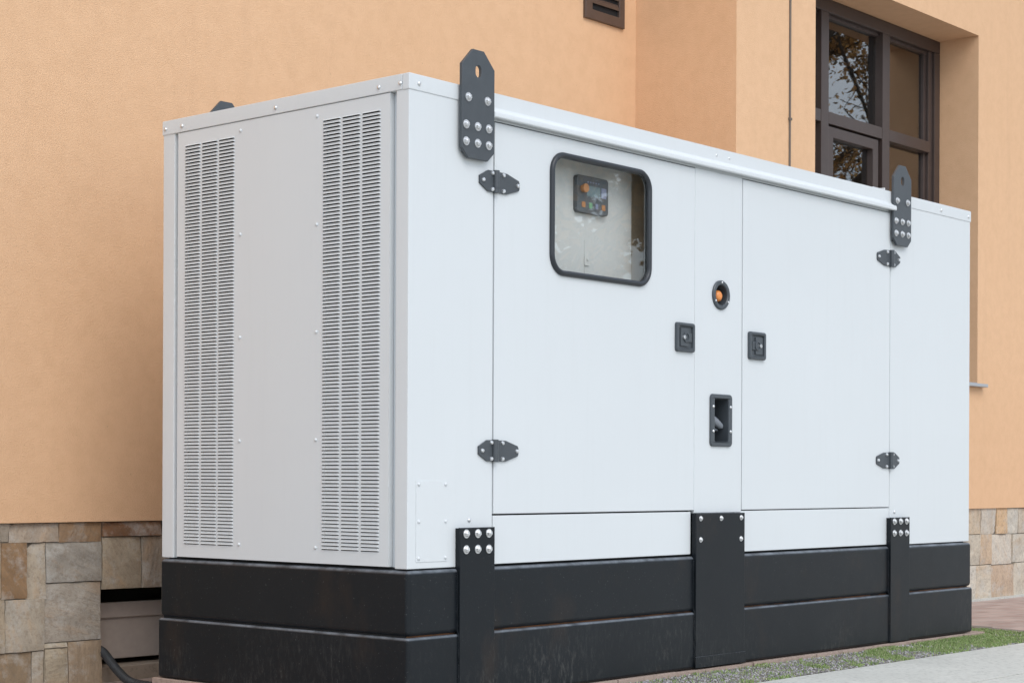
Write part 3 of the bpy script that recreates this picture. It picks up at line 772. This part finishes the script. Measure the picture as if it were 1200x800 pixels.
# grass and gravel in the strip
rg = random.Random(21)
def density(x, y):
    n = 1.1 * mnoise.noise(Vector((x * 3.3, y * 8, 1.7))) + .9 * mnoise.noise(Vector((x * 9, y * 9, 4.2)))
    bias = (x - 2.9) * .42
    return n + bias - .12
b = MB(); bm = b.bm; rl = bm.loops.layers.float_color.new('rnd')
cnt = 0
while cnt < 26000:
    x = rg.uniform(.8, 4.62); y = rg.uniform(-.226, -.026) if x < 4.15 else rg.uniform(-.228, .45)
    if x > 4.15 and (x - 4.545) > (y + .217) * .37: continue
    if density(x, y) < rg.uniform(-.25, .35): 
        if rg.random() > .04: continue
    hgt = rg.uniform(.004, .015); w = rg.uniform(.0014, .0032); a = rg.uniform(0, 6.28); ln = rg.uniform(0, .8) * hgt; la = rg.uniform(0, 6.28)
    dx, dy = math.cos(a) * w, math.sin(a) * w
    g0 = soil_z(x, y) - .001
    p0 = (x - dx, y - dy, g0); p1 = (x + dx, y + dy, g0)
    q0 = (x + math.cos(la) * ln * .4 - dx * .8, y + math.sin(la) * ln * .4 - dy * .8, g0 + hgt * .6); q1 = (q0[0] + dx * 1.6, q0[1] + dy * 1.6, q0[2])
    tp = (x + math.cos(la) * ln, y + math.sin(la) * ln, g0 + hgt)
    V = [bm.verts.new(p) for p in (p0, p1, q1, q0, tp)]
    c = (rg.random(), 0, 0, 1)
    for f in (b.face([V[0], V[1], V[2], V[3]]), b.face([V[3], V[2], V[4]])):
        for lp in f.loops: lp[rl] = c
    cnt += 1
struct(b.build('grass', GRASS, recalc=False), 'stuff')
b = MB(); bm = b.bm; rl = bm.loops.layers.float_color.new('rnd')
for i in range(11000):
    x = rg.uniform(-.3, 4.6); y = rg.uniform(-.226, -.026) if x < 4.15 else rg.uniform(-.226, .5)
    if x > 4.15 and (x - 4.54) > (y + .217) * .37: continue
    r = rg.uniform(.002, .0065); c = (rg.random(), 0, 0, 1)
    M = Matrix.Translation((x, y, soil_z(x, y) + r * .3)) @ Matrix.Rotation(rg.uniform(0, 6), 4, 'Z') @ Matrix.Diagonal((r, r * rg.uniform(.6, 1), r * rg.uniform(.4, .8), 1))
    t = bmesh.new(); bmesh.ops.create_icosphere(t, subdivisions=1, radius=1)
    mp_ = {v: bm.verts.new(M @ (v.co * rg.uniform(.8, 1.15))) for v in t.verts}
    for f in t.faces:
        nf = b.face([mp_[v] for v in f.verts])
        for lp in nf.loops: lp[rl] = c
    t.free()
struct(b.build('gravel', PEBBLE, recalc=False), 'stuff')

# ------------------------------------------------------------------ TREES opposite (seen in the window glass)
def tree(loc, height, seed, mat, label, leafn=16000, leaf=.11, spread=.42):
    rt = random.Random(seed)
    root = empty('leafy_tree', loc, label, 'tree', 'trees standing opposite the building')
    t = MB(); tips = []
    def grow(p, d, ln, r, depth):
        pts = [p]; rr = [r]; n = 5
        for k in range(n):
            d = (d + Vector((rt.uniform(-1, 1), rt.uniform(-1, 1), rt.uniform(-.4, .8))) * .13).normalized()
            p = p + d * ln / n; pts.append(p); rr.append(r * (1 - .5 * (k + 1) / n))
            if depth >= 2: tips.append((p.copy(), ln * .34))
        t.tube(pts, rr, 7 if depth < 2 else 4, caps=False)
        if depth < 4:
            for k in range(4 if depth else 7):
                i = rt.randint(1, n) if depth else rt.randint(2, n)
                a = rt.uniform(0, 6.28); up = rt.uniform(.1, .8)
                nd = (d * .35 + Vector((math.cos(a), math.sin(a), up))).normalized()
                grow(pts[i].copy(), nd, ln * rt.uniform(.5, .68), rr[i] * .6, depth + 1)
    grow(Vector((0, 0, -.1)), Vector((0, 0, 1)), height * .55, height * .022, 0)
    t.build('trunk', BARK, root)
    c = MB(); bm = c.bm; rl = bm.loops.layers.float_color.new('rnd')
    for i in range(leafn):
        p, s = rt.choice(tips)
        q = p + Vector((rt.gauss(0, 1), rt.gauss(0, 1), rt.gauss(0, .8))) * s * spread
        u = Vector((rt.uniform(-1, 1), rt.uniform(-1, 1), rt.uniform(-1, 1))).normalized(); w = u.orthogonal().normalized()
        sz = leaf * rt.uniform(.5, 1.2)
        f = c.face([bm.verts.new(q + a_) for a_ in (u * sz, w * sz * .5, -u * sz, -w * sz * .5)])
        k = (rt.random(), 0, 0, 1)
        for lp in f.loops: lp[rl] = k
    c.build('crown', mat, root, recalc=False)
tree((17.5, -6.3, -.07), 12.5, 4, LEAF, 'autumn tree with orange leaves opposite the window', 6000, .05)
tree((15.0, -12.5, -.07), 11, 13, LEAF, 'brown leaved tree farther left of the footpath opposite the generator', 14000, .12)

tree((26, -13.2, -.07), 15, 17, LEAF, 'tallest autumn tree farthest from the building', 45000, .06)
for o in protos: bpy.data.objects.remove(o)

# ------------------------------------------------------------------ LIGHT, CAMERA
w = bpy.data.worlds.new('World'); scene.world = w; w.use_nodes = True; nt = w.node_tree
bg = nt.nodes['Background']; sky = nt.nodes.new('ShaderNodeTexSky'); sky.sky_type = 'NISHITA'; sky.sun_disc = False
SUN_EL, SUN_AZ = R(46), Vector((-.45, -1))        # horizontal direction towards the sun
az = math.atan2(SUN_AZ.x, SUN_AZ.y)
sky.sun_elevation = SUN_EL; sky.sun_rotation = az
sky.air_density = 1.0; sky.dust_density = 1.2; sky.ozone_density = 1.0; sky.altitude = 100
tc = N(nt, 'ShaderNodeTexCoord'); mpg = N(nt, 'ShaderNodeMapping'); mpg.inputs['Scale'].default_value = (1, 1, 2.6); nt.links.new(tc.outputs['Generated'], mpg.inputs['Vector'])
cl = ramp(nt, noise(nt, mpg.outputs['Vector'], 2.3, 7, .6), [(.36, .25), (.58, .85)])
nt.links.new(mix(nt, cl, sky.outputs[0], (7.2, 7.8, 8.5)), bg.inputs[0]); bg.inputs[1].default_value = .15
sd = bpy.data.lights.new('sun', 'SUN'); sd.energy = .95; sd.angle = R(35); sd.color = (1, .95, .89)
so = bpy.data.objects.new('sun', sd); COL.objects.link(so)
dirv = Vector((math.sin(az) * math.cos(SUN_EL), math.cos(az) * math.cos(SUN_EL), math.sin(SUN_EL)))
so.rotation_euler = dirv.to_track_quat('Z', 'Y').to_euler(); so.location = dirv * 20

cam = bpy.data.cameras.new('camera'); co = bpy.data.objects.new('camera', cam); COL.objects.link(co); scene.camera = co
yaw, roll = .8563354683995578, .00417360667905626
fw = Vector((math.sin(yaw), math.cos(yaw), 0)); rt_ = Vector((math.cos(yaw), -math.sin(yaw), 0)); up_ = Vector((0, 0, 1))
r2 = rt_ * math.cos(roll) + up_ * math.sin(roll); u2 = up_ * math.cos(roll) - rt_ * math.sin(roll)
M = Matrix((( r2.x, u2.x, -fw.x, -4.28527254), (r2.y, u2.y, -fw.y, -4.17549554), (r2.z, u2.z, -fw.z, .75449378), (0, 0, 0, 1)))
co.matrix_world = M
cam.sensor_width = 36; cam.lens = 2110.6226 / 1200 * 36; cam.shift_y = (560.6875 - 400) / 1200
cam.clip_end = 2000; cam.clip_start = .05
scene.view_settings.view_transform = 'Standard'; scene.view_settings.look = 'None'
scene.view_settings.exposure = .43; scene.view_settings.gamma = 1
scene.render.resolution_x = 1024; scene.render.resolution_y = 682
